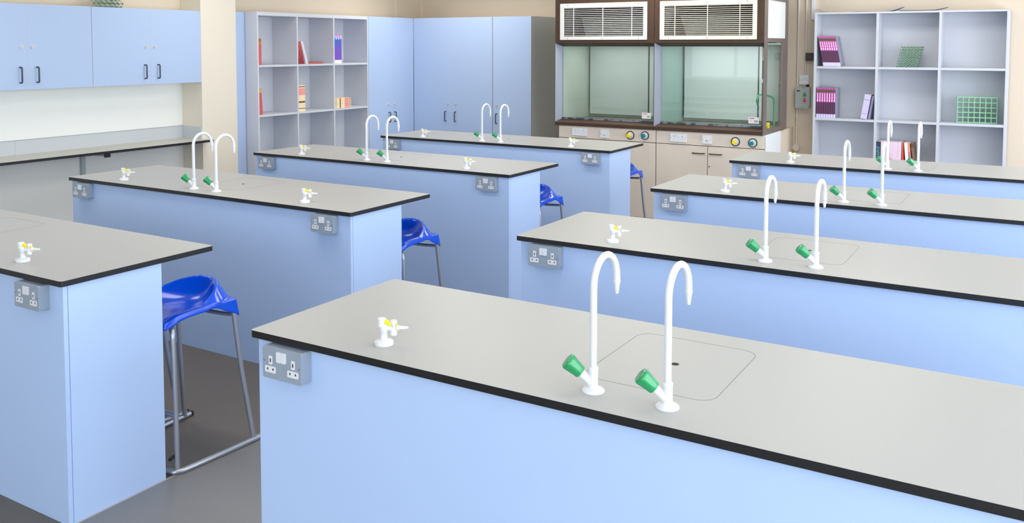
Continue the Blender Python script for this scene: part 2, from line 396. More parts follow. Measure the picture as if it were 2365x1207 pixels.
def make_gas(label, loc):
    d = Vector((cos(radians(28)), sin(radians(28)), 0))
    t = thing('gas_tap', label, 'gas tap', loc, group='white turret gas taps')
    MB().lathe([(.0262, 0), (.0262, .008), (.0245, .0115), (.012, .0125), (.0098, .0135), (.0098, .036), (.0112, .037), (.0115, .054), (.009, .058)], (0, 0, 0), 'white_pl').build('turret_body', t)
    q = -d*.006
    MB().lathe([(.0078, .048), (.0105, .052), (.0105, .058), (.0095, .0585), (.0108, .060), (.0108, .066), (.0102, .0665), (.0115, .068), (.0115, .0725), (.010, .074)], q, 'white_pl').build('cap', t)
    # yellow lever sloping down over the arm
    a = Vector((0, 0, .067))+d*.002; b = Vector((0, 0, .0555))+d*.021; n_ = Vector((-d.y, d.x, 0))
    mb = MB()
    P = []
    for off in (-.0062, .0062):
        for base, hz in ((a, .0062), (b, .0050)):
            P += [base+n_*off+Vector((0, 0, hz)), base+n_*off-Vector((0, 0, hz))]
    mb.add(P, [(0, 2, 3, 1), (4, 5, 7, 6), (0, 4, 6, 2), (1, 3, 7, 5), (0, 1, 5, 4), (2, 6, 7, 3)], 'yellow')
    mb.build('lever', t, bevel=.001, label='yellow lever')
    v = d*.0275
    MB().cyl(Vector((0, 0, .047)), Vector((0, 0, .046))+v, .0078, 'white_pl').build('arm', t)
    vb = MB().lathe([(.0088, .027), (.0092, .029), (.0092, .038), (.0080, .040), (.0080, .056), (.0092, .057), (.0092, .067), (.008, .0685)], v, 'white_pl').build('outlet_valve', t)
    e = v+d*.0098+Vector((0, 0, .0525))
    s = Vector((d.x*.004, d.y*.004, -.013))
    mb = MB(); w_ = n_*.007; th = d*.0012
    P = [e-s-w_, e-s+w_, e+s+w_*.7, e+s-w_*.7]; P += [p+th for p in P]
    mb.add(P, [(0, 1, 2, 3), (7, 6, 5, 4), (0, 4, 5, 1), (1, 5, 6, 2), (2, 6, 7, 3), (3, 7, 4, 0)], 'yellow'); mb.build('indicator', vb)
    p0 = v+Vector((0, 0, .0475))
    pts = [p0+d*.008, p0+d*.013, p0+d*.014, p0+d*.022, p0+d*.023, p0+d*.031, p0+d*.041]
    MB().tube(pts, [.0068, .0066, .0056, .0050, .0053, .0044, .0032], 'white_pl', 16).build('hose_nozzle', t)
    return t
G1, G2, VG = .4164, 1.9336, .105
gas0 = None
gl = []
for c, X0, YY in (('R', XRr, YR), ('L', XL, YL)):
    for i, y in enumerate(YY):
        if c == 'R': gl.append((X0+G1, y+VG, 'white gas tap with yellow lever on %s' % names[c, i]))
        elif i == 0: gl.append((X0+G2, y+VG, 'white gas tap with yellow lever on %s at the left frame edge' % names[c, i]))
        else:
            gl.append((X0+G1, y+VG, 'white gas tap left of the swan-neck taps on %s' % names[c, i]))
            gl.append((X0+G2, y+VG, 'white gas tap right of the swan-neck taps on %s' % names[c, i]))
for x, y, lb in gl:
    if gas0 is None: gas0 = make_gas(lb, (x, y, BH))
    else: dup(gas0, (x, y, BH), lb)

# ------------------------------------------------------------------ sockets on the benches
def make_socket(label, loc):
    t = thing('power_socket', label, 'power socket', loc, group='grey metal-clad double sockets')
    # local: x 0..0.149, y 0 (wall) .. -0.04 (front), z 0..0.09
    MB().rbox(0, .149, 0, .090, -.042, 0, .005, 'grey_pl', axis='y').build('box', t, bevel=.003)
    f = -.042
    for k, x in enumerate((.057, .075)):
        MB().rbox(x, x+.0172, .052, .082, f-.004, f+.001, .0025, 'white_pl', axis='y').build('switch', t, bevel=.001)
    for k, x in enumerate((.010, .097)):
        o = MB().rbox(x+.015, x+.029, .041, .066, f-.0012, f+.001, .002, 'white_pl', axis='y').rbox(x, x+.042, .017, .036, f-.0012, f+.001, .003, 'white_pl', axis='y').build('socket_outlet', t)
        h = MB().box(x+.0202, x+.0238, f-.0018, f-.001, .048, .058, 'hole')
        for q in (.009, .030): h.box(x+q, x+q+.0042, f-.0018, f-.001, .025, .0305, 'hole')
        h.build('pin_holes', o)
    for x, z in ((.007, .050), (.142, .046)):
        MB().cyl((x, f+.001, z), (x, f-.001, z), .0026, 'chrome', n=12).build('screw', t)
    return t
SZ = .784
sl = []
for i in range(4):
    if i: sl.append((XL+.085, YL[i]+BI, 'grey double socket under left end of %s' % names['L', i]))
    sl.append((XL+2.098, YL[i]+BI, 'grey double socket under right end of %s' % names['L', i]))
    sl.append((XRr+.077, YR[i]+BI, 'grey double socket under left end of %s' % names['R', i]))
s0 = None
for x, y, lb in sl:
    if s0 is None: s0 = make_socket(lb, (x, y, SZ))
    else: dup(s0, (x, y, SZ), lb)

# ------------------------------------------------------------------ stools
def make_stool(label, loc):
    t = thing('lab_stool', label, 'stool', loc, group='blue polypropylene lab stools')
    # local: +y = back of the seat (away from bench); seat centre at 0,0
    nu, nv = 44, 40; hw, y0, y1 = .190, -.185, .172
    cy_ = .0
    def zt(u, v):
        X = u*wx(v); Y = y0+(y1-y0)*v
        yy = max(0.0, (Y-cy_)/.160)
        rr = math.sqrt((X/.166)**2+yy*yy)
        sn = yy/rr if rr > 1e-6 else 0
        hc = .655+.069*sn**1.05
        if rr < 1: z = .616+(hc-.616)*rr**(3.2+1.2*sn)
        else: z = hc+(.642-hc)*min(1, (rr-1)/.30)
        f = max(0.0, (cy_-Y)/.185)
        return z-.016*f*f-.014*max(0, f-.7)/.3*(.4+.6*min(1, rr))
    def wx(v): return hw*(.96+.04*min(1, v*1.5)) if v > .12 else hw*(.96-.05*(1-v/.12)**2)
    mb = MB(); vs = []
    for j in range(nv+1):
        v = j/nv
        for i in range(nu+1):
            u = -1+2*i/nu
            yy = y0+(y1-y0)*v
            # back edge bows outward, front edge slightly rounded
            yy += .022*(1-u*u)*v**3 - .012*(1-u*u)*(1-v)**3
            vs.append((u*wx(v), yy, zt(u, v)))
    W_ = nu+1
    fs = [(j*W_+i, j*W_+i+1, (j+1)*W_+i+1, (j+1)*W_+i) for j in range(nv) for i in range(nu)]
    per = [i for i in range(W_)]+[j*W_+nu for j in range(1, nv+1)]+[nv*W_+i for i in range(nu-1, -1, -1)]+[j*W_ for j in range(nv-1, 0, -1)]
    k = len(vs); n = len(per)
    for lev in (.0, .45, 1.0):
        for p in per:
            x, y, z = vs[p]; u = x/hw; v = (y-y0)/(y1-y0)
            au = min(1, abs(u)); av = abs(2*v-1)
            corner = (max(0, (au-.62)/.38)**2)*(max(0, (min(1, v)-.62)/.38)**2)
            cornf = (max(0, (au-.7)/.3)**2)*(max(0, (.3-v)/.3)**2)
            target = z-.022-.058*corner-.012*cornf
            if v > .97: target = min(target, .642-.024-.045*max(0, (au-.55)/.45)**1.5)
            out = 1+.02*lev
            vs.append((x*out+math.copysign(.003*lev, x), y+(.012*lev if v > .9 else 0)-(.006*lev if v < .05 else 0), z+(target-z)*lev))
    for lev in range(2):
        for a in range(n):
            b = (a+1) % n
            fs.append((k+lev*n+a, k+(lev+1)*n+a, k+(lev+1)*n+b, k+lev*n+b))
    for a in range(n):
        b = (a+1) % n
        fs.append((per[a], k+a, k+b, per[b]))
    mb.add(vs, fs, 'stool', True)
    o = mb.build('seat', t)
    md = o.modifiers.new('thick', 'SOLIDIFY'); md.thickness = .004; md.offset = -1
    o.modifiers.new('smooth', 'SUBSURF').render_levels = 1
    o.modifiers['smooth'].levels = 1
    r = .011; g_ = .012
    for s in (-1, 1):
        # front leg: near vertical with a bend at the top running under the seat
        pts = [(s*.190, -.150, g_+.004), (s*.187, -.150, .30), (s*.178, -.150, .555)]
        for a in range(1, 7):
            q = a/6*pi/2; pts.append((s*(.178-.04*(1-cos(q))), -.150+.02*(1-cos(q)), .555+.042*sin(q)))
        pts.append((s*.09, -.125, .598))
        lg = MB().tube(pts, r, 'steel', 14).build('leg', t)
        MB().cyl((s*.187-s*.008, -.150, .075), (s*.187-s*.002, -.182, .070), .007, 'rubber').build('stop_peg', lg)
        MB().tube([(s*.226, .222, g_+.004), (s*.200, .183, .33), (s*.182, .160, .598)], r, 'steel', 14).build('leg', t)
        # floor runner
        run = MB().tube([(s*.19, -.16, g_), (s*.205, -.13, g_), (s*.222, .08, g_), (s*.232, .262, g_)], r+.0005, 'steel', 14).build('floor_runner', t)
        MB().tube([(s*.232, .258, g_), (s*.2322, .270, g_)], .0122, 'rubber', 14).build('end_cap', run)
    pts = [(-.19, -.16, g_)]
    for a in range(0, 5):
        q = a/4*pi/2; pts.append((-.19+.04*sin(q), -.16-.014*(1-cos(q))-.004, g_))
    pts += [(-p[0], p[1], p[2]) for p in pts[::-1]]
    MB().tube(pts, r, 'steel', 14).build('front_runner', t)
    MB().tube([(-.17, .155, .575), (-.10, .150, .572), (0, .148, .570), (.10, .150, .572), (.17, .155, .575)], .009, 'steel', 12).build('seat_rail', t)
    MB().tube([(-.185, -.150, .24), (.185, -.150, .24)], .010, 'steel', 12).build('foot_rest', t)
    return t
st = make_stool('glossy blue stool nearest the camera, fully seen between two left benches', (-3.160, 2.478, 0))
dup(st, (-3.652, 2.478, 0), 'blue stool mostly hidden behind the nearest stool and left bench')
dup(st, (-3.190, YL[1]+.640, 0), 'blue stool half hidden behind the second bench of the left column')
dup(st, (-3.190, YL[2]+.645, 0), 'blue stool half hidden behind the third bench of the left column')
dup(st, (-3.215, YL[3]+.645, 0), 'blue stool edge showing beyond the farthest left bench, before cream cupboards')

# ------------------------------------------------------------------ D handles / locks
def d_handle(parent, p, out, along, length=.12, proj=.030, r=.0058, m='handle'):
    out = Vector(out); al = Vector(along); p = Vector(p); h = al*(length/2)
    pts = [p-h, p-h+out*proj*.6]
    for a in range(1, 5):
        q = a/4*pi/2; pts.append(p-h+out*(proj*.6+proj*.4*sin(q))+al*(proj*.4*(1-cos(q))))
    mir = []
    for q_ in pts[::-1]:
        dlt = q_-p; mir.append(p+dlt-al*(2*dlt.dot(al)))
    return MB().tube(pts+mir, r, m, 10).build('handle', parent)
def lock(parent, p, out):
    p = Vector(p); o = Vector(out)
    return MB().cyl(p, p+o*.010, .0115, 'nickel', n=18).cyl(p+o*.010, p+o*.0105, .004, 'hole', n=10).build('lock', parent)

# upper wall cabinets along the left wall
XP = -6.722
for y0, ym, y1, lb in ((3.41, 3.976, 4.521, 'blue wall cabinet cut by the left frame edge, above the grey ledge'),
                       (4.524, 5.079, 5.624, 'blue two-door wall cabinet right beside the cream pier')):
    t = thing('wall_cabinet', lb, 'cabinet', (XP, y0, 1.392), group='blue wall cabinets')
    d = -(XP-XW)
    MB().box(d+.002, -.020, 0, y1-y0, 0, .656, 'side_grey').build('body', t)
    for a, b, hy, ly in ((.0015, ym-y0-.0015, ym-y0-.061, ym-y0-.044), (ym-y0+.0015, y1-y0-.0015, ym-y0+.073, ym-y0+.042)):
        MB().box(-.019, -.001, b+.0001, b+.0028, .001, .657, 'edging').build('edge_strip', t)
        dr = MB().box(-.018, 0, a, b, .001, .658, 'blue_door').build('door', t, bevel=.001)
        d_handle(dr, (0, hy, .113), (1, 0, 0), (0, 0, 1), .118)
        lock(dr, (0, ly, .328), (1, 0, 0))
# grey wall ledge (narrow worktop) with upstand
t = thing('wall_worktop', 'narrow grey black-edged worktop running along the left wall under the cabinets', 'worktop', (XW, 2.2, 0))
Y0l = 2.2
MB().box(.002, .390, 0, 5.622-Y0l, .842, .8635, 'black', top='top2').box(.279, .390, 5.622-Y0l, 5.655-Y0l, .842, .8635, 'black', top='top2').build('worktop', t, bevel=.0012)
b = MB().box(.002, .014, 0, 5.620-Y0l, .8635, .976, 'bs').box(.014, .278, 5.610-Y0l, 5.624-Y0l, .8635, .976, 'bs').build('upstand', t)
MB().box(.0, .016, 0, 5.620-Y0l, .976, .981, 'greyprint').build('edge_strip', b)
MB().box(.0145, .0148, 4.008-Y0l, 4.011-Y0l, .866, .975, 'greyprint').build('joint', b)
br = thing('cantilever_bracket', 'grey bracket with black square end under the narrow wall worktop', 'bracket', (XW, 4.585, 0))
MB().box(.002, .345, -.014, .014, .815, .8415, 'grey_up').build('arm', br)
MB().box(.345, .362, -.024, .024, .808, .8415, 'black').build('end_cap', br)
MB().box(.002, .030, -.017, .017, .0, .815, 'grey_up').build('upright', br)

# blue filler panel behind the pier
f_ = MB().box(XW+.002, -6.767, 6.05, 6.192, 0, 2.058, 'blue_door').build('filler_cabinet')
tag(f_, 'narrow blue cupboard strip between cream pier and grey bookcase side', 'cupboard')

# ------------------------------------------------------------------ left bookcase (faces +x)
XB = -6.6; DB = .35
ys = [6.199, 6.736, 7.283, 7.840]; zs = [.10, .56, 1.051, 1.541, 2.046]
t = thing('bookcase', 'tall pale grey open bookcase along the left wall, three columns of pigeonholes', 'bookcase', (XB, ys[0], 0))
def L(x): return x-XB
bt = .018
for k, y in enumerate(ys):
    yy = y-ys[0]
    MB().box(-DB, 0, yy if k else 0, yy+.018, 0, 2.063, 'shelf').build('side_panel' if k in (0, 3) else 'divider', t, bevel=.0008)
MB().box(-DB-.006, -DB, 0, ys[3]-ys[0]+.018, 0, 2.063, 'shelf').build('back_panel', t)
for k in range(3):
    for q, z in enumerate(zs):
        MB().box(-DB, -.001, ys[k]-ys[0]+.018, ys[k+1]-ys[0], z-.02, z, 'shelf').build('shelf', t)
MB().box(-DB, -.002, .018, ys[3]-ys[0], 2.044, 2.0625, 'shelf').build('top_panel', t)
MB().box(-DB, -.03, .018, ys[3]-ys[0], 0, .08, 'shelf').build('plinth', t)

# tall cupboards
def tall(label, o, dirw, out, w, doors, side, H_=2.064, depth=.40, first='blue_door'):
    # o: front-left-bottom corner, dirw: unit along the front, out: outward normal
    a = Vector(dirw); n_ = Vector(out); O = Vector(o)
    t = thing('tall_cupboard', label, 'cupboard', O, group='tall blue cupboards')
    def bx(u0, u1, d0, d1, z0, z1, m, nm, par, bev=0):
        ps = [a*u0+n_*d0, a*u1+n_*d1]
        xs = sorted((ps[0].x, ps[1].x)); yy = sorted((ps[0].y, ps[1].y))
        return MB().box(xs[0], xs[1], yy[0], yy[1], z0, z1, m).build(nm, par, bevel=bev)
    bx(0, w, -depth, -.020, 0, H_, side, 'body', t)
    for (u0, u1, hu, lu) in doors:
        d = bx(u0+.0015, u1-.0015, -.018, 0, .06, H_-.001, first, 'door', t, .001)
        d_handle(d, a*hu+Vector((0, 0, .898)), n_, (0, 0, 1), .112)
        lock(d, a*lu+Vector((0, 0, 1.048)), n_)
    bx(0, w, -.06, -.03, 0, .06, 'black', 'plinth', t)
    for q in ([doors[0][1]] if len(doors) > 1 else [])+[doors[-1][1]]:
        bx(q-.0014, q+.0014 if q < w-.003 else q+.0005, -.019, -.001, .06, H_-.001, 'edging', 'edge_strip', t)
    return t
tall('tall blue two-door cupboard beside the bookcase on the left wall', (XB, 7.862, 0), (0, 1, 0), (1, 0, 0), .838,
     [(0.0, .414, .356, .350), (.414, .8385, .462, .463)], 'side_grey', depth=.395)
YK = 8.70
tall('tall blue two-door cupboard in the room corner against the back wall', (-6.598, YK, 0), (1, 0, 0), (0, -1, 0), 1.128,
     [(0.002, .570, .476, .505), (.570, 1.126, .617, .617)], 'side_grey', depth=.69)
tall('tall blue single-door cupboard next to the fume cupboards, grey side showing', (-5.466, YK, 0), (1, 0, 0), (0, -1, 0), .509,
     [(0.001, .508, .056, .057)], 'side_grey', depth=.69)

# ------------------------------------------------------------------ fume cupboards
YF, YB_ = 8.20, 9.05
def fume(label, x0, x1, gm, right_side, gx0, gx1):
    t = thing('fume_cupboard', label, 'fume cupboard', (x0, YF, 0), group='brown framed fume cupboards')
    w = x1-x0; d = YB_-YF; jw = .037; gy = .085
    # head box: front face with opening for the grille
    g0, g1, gz0, gz1 = gx0-x0, gx1-x0, 1.793, 2.163
    o0, o1, oz0, oz1 = g0+.045, g1-.040, 1.828, 2.118
    hd = MB()
    hd.box(0, w, 0, .03, 1.762, oz0, 'brown').box(0, w, 0, .03, oz1, 2.34, 'brown')
    hd.box(0, o0, 0, .03, oz0, oz1, 'brown').box(o1, w, 0, .03, oz0, oz1, 'brown')
    # underside sloping inwards
    hd.add([(0, 0, 1.762), (w, 0, 1.762), (w-jw, gy, 1.727), (jw, gy, 1.727), (0, gy+.01, 1.762), (w, gy+.01, 1.762)],
           [(0, 3, 2, 1), (3, 4, 5, 2), (0, 4, 3), (1, 2, 5)], 'brown')
    hd.build('head_frame', t)
    gr = MB()
    gr.box(g0, g1, -.006, 0, gz0, oz0, gm).box(g0, g1, -.006, 0, oz1, gz1, gm).box(g0, o0, -.006, 0, oz0, oz1, gm).box(o1, g1, -.006, 0, oz0, oz1, gm)
    go = gr.build('grille_frame', t, bevel=.001)
    ns = 16
    for k in range(ns):
        z = oz0+.008+(oz1-oz0-.014)*k/(ns-1)
        MB().prism([(-.001, z-.001), (-.001, z+.0030), (.0015, z+.0036), (.012, z+.001), (.012, z-.001)], o0, o1, gm, axis='x').build('slat', go)
    for k in (.125, .5, .86):
        x = o0+(o1-o0)*k
        MB().cyl((x, -.001, oz0), (x, -.001, oz1), .0035, gm, n=8).build('rod', go)
    for x in (g0+.09, (g0+g1)/2, g1-.09):
        for z in (gz0+.014, gz1-.02):
            MB().cyl((x, -.006, z), (x, -.0075, z), .004, 'hole', n=8).build('screw', go)
    # plenum behind the grille
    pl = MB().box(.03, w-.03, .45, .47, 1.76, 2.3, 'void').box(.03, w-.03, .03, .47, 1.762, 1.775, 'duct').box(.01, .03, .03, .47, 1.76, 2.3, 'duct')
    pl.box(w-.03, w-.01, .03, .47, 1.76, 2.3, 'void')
    pl.build('plenum', t)
    # slanting duct board seen through the louvres
    MB().add([(.52*w*.55, .10, 1.78), (w-.03, .10, 1.78), (w-.03, .30, 2.03), (.14*w, .30, 2.03)], [(0, 1, 2, 3)], 'duct').add(
        [(.52*w*.55, .11, 1.78), (w-.03, .11, 1.78), (w-.03, .31, 2.03), (.14*w, .31, 2.03)], [(3, 2, 1, 0)], 'duct').build('duct_board', t)
    # sill
    sl_ = MB().prism([(0, .911), (.0, .946), (gy, .972), (gy+.02, .972), (gy+.02, .911)], 0.0, w, 'brown', axis='x').build('sill', t, bevel=.002)
    MB().box(jw, w-jw, gy-.006, gy+.004, .973, .990, 'mess').build('sash_channel', sl_)
    # jambs, left one bright aluminium
    zb, zt_ = .947, 1.762
    MB().add([(0, 0, zb), (jw, gy, zb+.028), (jw, gy, 1.727), (0, 0, zt_), (0, gy+.02, zb), (0, gy+.02, zt_), (jw, gy+.02, zb), (jw, gy+.02, zt_)],
             [(0, 1, 2, 3), (0, 3, 5, 4), (1, 6, 7, 2)], 'jamb').build('left_jamb', t, label='pale aluminium jamb')
    rj = MB().add([(w, 0, zb), (w-jw, gy, zb+.028), (w-jw, gy, 1.727), (w, 0, zt_), (w, gy+.02, zb), (w, gy+.02, zt_), (w-jw, gy+.02, zb), (w-jw, gy+.02, zt_)],
             [(3, 2, 1, 0), (4, 5, 3, 0), (2, 7, 6, 1)], 'brown').build('right_jamb', t)
    dv = Vector((w-(w-jw), -gy, 0)).normalized(); nn = Vector((-gy, -(jw), 0)).normalized()
    def jl(z0, z1, m, e0=.05, e1=.85, off=.001):
        p0 = Vector((w-jw, gy, 0))+Vector((jw, -gy, 0))*e0+nn*off; p1 = Vector((w-jw, gy, 0))+Vector((jw, -gy, 0))*e1+nn*off
        MB().add([(p0.x, p0.y, z0), (p1.x, p1.y, z0), (p1.x, p1.y, z1), (p0.x, p0.y, z1)], [(0, 1, 2, 3)], m).add(
            [(p0.x, p0.y, z0), (p1.x, p1.y, z0), (p1.x, p1.y, z1), (p0.x, p0.y, z1)], [(3, 2, 1, 0)], m).build('sticker', rj)
    jl(1.60, 1.715, 'cream', .02, .95); jl(1.395, 1.43, 'label', .02, .85)
    # sash glass + card
    gs = MB().box(jw+.004, w-jw-.002, gy+.006, gy+.010, .972, 1.74, 'glass').build('sash_glass', t)
    MB().box(jw-.002, jw+.006, gy, gy+.014, .972, 1.735, 'jamb').build('sash_edge', gs)
    c0 = w-jw-.115; 
    cardz = 1.012
    c_ = MB().box(c0-.005, c0+.092, gy+.004, gy+.0055, cardz, cardz+.058, 'label').build('notice_card', t, label='small white card with red heading')
    MB().box(c0+.002, c0+.050, gy+.0032, gy+.004, cardz+.044, cardz+.051, 'red').box(c0+.004, c0+.035, gy+.0034, gy+.004, cardz+.030, cardz+.032, 'greyprint').box(
        c0+.004, c0+.030, gy+.0034, gy+.004, cardz+.022, cardz+.024, 'greyprint').box(c0+.048, c0+.080, gy+.0034, gy+.004, cardz+.014, cardz+.030, 'greyprint').build('print', c_)
    # inside
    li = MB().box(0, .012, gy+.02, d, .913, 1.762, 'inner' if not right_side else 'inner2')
    li.build('left_liner', t)
    MB().box(.012, w-.012, d-.02, d, .913, 1.762, 'inner').build('back_liner', t)
    MB().box(.012, w-.012, gy+.02, d-.02, 1.745, 1.762, 'inner').build('roof_liner', t)
    MB().box(.012, w-.012, gy+.02, d-.02, .913, .95, 'slab').build('base_slab', t)
    bf = MB().box(.035, .72 if not right_side else .80, d-.10, d-.085, .985, 1.755, 'baffle').box(.735 if not right_side else .815, w-.02, d-.095, d-.08, .985, 1.755, 'baffle').build('baffle', t)
    MB().cyl((.035, d-.11, 1.0), (.035, d-.085, 1.0), .006, 'chrome').build('fixing', bf)
    if not right_side:
        MB().box(w-.012, w, gy+.02, d, .913, 1.762, 'inner').build('right_liner', t)
    else:
        s = MB()
        s.box(w+.0005, w+.004, 0, gy+.026, .911, 2.34, 'brown_side').box(w-.03, w+.004, gy+.026, d, .911, .957, 'brown_side')
        s.box(w-.03, w+.004, gy+.026, d, 1.768, 1.806, 'brown_side').box(w-.012, w+.004, gy+.026, d, 2.16, 2.318, 'brown_side')
        s.box(w-.012, w+.004, .775, d, 1.806, 2.16, 'brown_side').box(w-.03, w+.004, .66, d, .957, 1.768, 'brown_side')
        s.build('side_frame', t)
        MB().box(w-.012, w-.006, gy+.026, .775, 1.806, 2.16, 'white_pan').build('side_panel', t)
        MB().box(w-.012, w-.008, gy+.026, .66, .957, 1.768, 'glass').build('side_glass', t)
        MB().cyl((w+.003, .10, .935), (w+.0055, .10, .935), .010, 'jamb').build('rivet', t)
    # roof & outer left
    MB().box(0, w, .03, d, 2.32, 2.34, 'brown').build('top_panel', t)
    if not right_side: MB().box(-.002, 0, .0, d, .911, 2.34, 'brown').build('side_skin', t)
    return t
fA = fume('left of two brown fume cupboards, white louvre grille above glass sash', -4.383, -3.296, 'grille', False, -4.328, -3.370)
fB = fume('right of two brown fume cupboards, cream louvre grille and glazed side', -3.292, -2.230, 'grille2', True, -3.238, -2.297)
for x in (-3.84, -2.76):  # unseen fill lights, added to brighten the fume cupboard interiors
    area('fume_interior_fill', (x, 8.60, 1.742), (0, 0, 0), .8, .45, 2.3, (1.0, 1.0, .96))
# green swan neck pipe inside the right fume cupboard
t = thing('fume_cupboard_tap', 'green curved water pipe inside the right fume cupboard', 'tap', (-2.300, 8.86, .951))
hd = Vector((-.62, -.78, 0)).normalized()
pts = [Vector((0, 0, 0)), Vector((0, 0, .235))]
for k in range(1, 7):
    q = k/6*pi/2; pts.append(hd*(.055*(1-cos(q)))+Vector((0, 0, .235+.055*sin(q))))
pts += [hd*.10+Vector((0, 0, .305)), hd*.155+Vector((0, 0, .308))]
for k in range(1, 6):
    q = k/5*pi/2; pts.append(hd*(.155+.045*sin(q))+Vector((0, 0, .308-.05*(1-cos(q)))))
MB().tube(pts, .009, 'swan', 12).build('pipe', t)
MB().tube([hd*.2+Vector((0, 0, z)) for z in (.262, .245, .243, .205)], [.0095, .0125, .009, .005], 'swan', 12).build('nozzle', t)
t = MB().tube([(-2.268, 8.50, .951), (-2.268, 8.50, 1.008)], [.020, .024], 'yellow', 16).tube([(-2.268, 8.465, .988), (-2.268, 8.485, .984)], [.014, .018], 'yellow', 12).build('gas_control')
tag(t, 'yellow gas control inside the right fume cupboard by its side glass', 'gas tap')

# base cupboards below the fume cupboards
def base(label, x0, x1, split, full_left):
    t = thing('base_cupboard', label, 'cupboard', (x0, 8.22, 0), group='cream base cupboards')
    w = x1-x0
    MB().box(0, w, .020, .58, .032, .909, 'cream' if not full_left else 'white_pan').build('body', t)
    MB().box(.002, w-.002, .05, .10, 0, .032, 'black').build('plinth', t)
    MB().box(.0015, w-.0015, 0, .018, .786, .909, 'cream').build('service_rail', t, bevel=.0008)
    MB().box(0, w, .012, .0195, .032, .90, 'hole').build('shadow_gap', t)
    s = split-x0
    for a, b, hx in ((.002, s-.003, s-.087), (s+.003, w-.002, s+.080)):
        d = MB().box(a, b, 0, .018, .034, .780, 'cream').build('door', t, bevel=.001)
        pts = [(hx-.055, 0, .711), (hx-.055, -.022, .711), (hx-.048, -.028, .711), (hx+.048, -.028, .711), (hx+.055, -.022, .711), (hx+.055, 0, .711)]
        MB().tube(pts, .0058, 'brown', 10).build('handle', d)
        if a > .1: MB().cyl((s+.018, 0, .588), (s+.018, -.002, .588), .006, 'hole', n=10).build('keyhole', d)
    return t
base('left cream base cupboard under the left fume cupboard', -4.349, -3.276, -3.815, False)
base('right cream base cupboard under the right fume cupboard, split doors with brown handles', -3.272, -2.215, -2.752, True)
def plate(label, x0, x1, z0, z1, double):
    t = thing('power_socket', label, 'power socket', (x0, 8.22, z0), group='white sockets on the fume cupboard rail')
    w = x1-x0; h = z1-z0
    MB().rbox(0, w, 0, h, -.012, 0, .004, 'white_pan', axis='y').build('plate', t, bevel=.002)
    mb = MB()
    if double:
        for x in (.030, w-.050):
            mb.box(x+.008, x+.012, -.0128, -.0118, h*.60, h*.74, 'hole')
            for q in (.0, .018): mb.box(x+q, x+q+.004, -.0128, -.0118, h*.28, h*.36, 'greyprint')
        mb.build('pin_holes', t)
        for x in (w*.40, w*.52): MB().box(x, x+.012, -.0145, -.0118, h*.55, h*.88, 'white_pl').build('switch', t, bevel=.001)
    else:
        MB().box(w*.36, w*.62, -.0145, -.0118, h*.32, h*.42, 'greyprint').build('switch', t)
    for x in (.007, w-.007): MB().cyl((x, -.0118, h*.5), (x, -.013, h*.5), .0028, 'hole', n=8).build('screw', t)
plate('white double socket under the left fume cupboard', -4.192, -4.023, .812, .889, True)
plate('white square switch plate under the left fume cupboard', -3.868, -3.780, .805, .888, False)
plate('white double socket under the right fume cupboard', -3.124, -2.961, .808, .888, True)
plate('white square switch plate under the right fume cupboard', -2.803, -2.712, .806, .886, False)
def control(label, x, z, m, m2):
    t = thing('control_knob', label, 'knob', (x, 8.22, z), group='round service controls below the fume cupboards')
    MB().tube([(0, 0, 0), (0, -.004, 0)], .039, 'white_pan', 28).build('backplate', t)
    mb = MB(); n = 32; vs = []
    for y, r in ((-.001, .042), (-.007, .042), (-.007, .0345), (-.004, .0345)):
        for k in range(n):
            a = 2*pi*k/n; vs.append((r*cos(a), y, r*sin(a)))
    mb.add(vs, [(i*n+k, i*n+(k+1) % n, (i+1)*n+(k+1) % n, (i+1)*n+k) for i in range(3) for k in range(n)], 'hole', True); mb.build('ring', t)
    MB().cyl((0, -.004, 0), (0, -.03, 0), .008, 'white_pan', n=12).build('stem', t)
    pts = []
    for k in range(30):
        a = 2*pi*k/30; r = .019*(1+.13*cos(5*a)); pts.append((r*cos(a), r*sin(a)))
    kb = MB().prism(pts, -.056, -.03, m, axis='y', smooth=False).build('handwheel', t, bevel=.002)
    if m2: MB().cyl((0, -.056, 0), (0, -.0575, 0), .010, m2, n=16).build('centre_cap', kb)
for x, z, m, m2, lb in ((-3.545, .846, 'yellow', None, 'yellow gas control in black ring under the left fume cupboard'), (-3.389, .851, 'teal', 'blue_pl', 'teal water control in black ring under the left fume cupboard'),
                        (-2.485, .841, 'yellow', None, 'yellow gas control in black ring under the right fume cupboard'), (-2.322, .838, 'teal', 'blue_pl', 'teal water control in black ring under the right fume cupboard')):
    control(lb, x, z, m, m2)

# ------------------------------------------------------------------ electrical gear on the back wall
t = thing('starter_box', 'pale grey-green control box with green and red buttons on the back wall', 'switch box', (-2.215, YW, 1.098))
MB().rbox(0, .143, 0, .218, -.055, 0, .010, 'starter', axis='y').build('enclosure', t, bevel=.004)
MB().box(.015, .045, -.0565, -.055, .172, .184, 'hole').build('name_plate', t)
for z, m, nm in ((.135, 'greendot', 'green_button'), (.078, 'reddot', 'red_button')):
    bb = MB().cyl((.094, -.055, z), (.094, -.066, z), .0145, m, n=20).build('button', t)
    MB().box(.083, .103, -.0562, -.055, z+.019, z+.0245, 'hole').build('legend', bb)
for x, z in ((.075, .208), (.072, .008), (.136, .018)): MB().cyl((x, -.055, z), (x, -.057, z), .004, 'hole', n=10).build('screw', t)
t = thing('spur_switch', 'white square switch directly above the grey-green control box', 'switch', (-2.183, YW, 1.341))
MB().rbox(0, .094, 0, .096, -.030, 0, .004, 'white_pan', axis='y').build('plate', t, bevel=.002)
m_ = MB()
for x in (.010, .028, .078): m_.cyl((x, -.030, .047), (x, -.0312, .047), .003, 'hole', n=8)
m_.build('screws', t)
MB().box(.045, .070, -.0308, -.030, .058, .062, 'greyprint').build('switch', t)
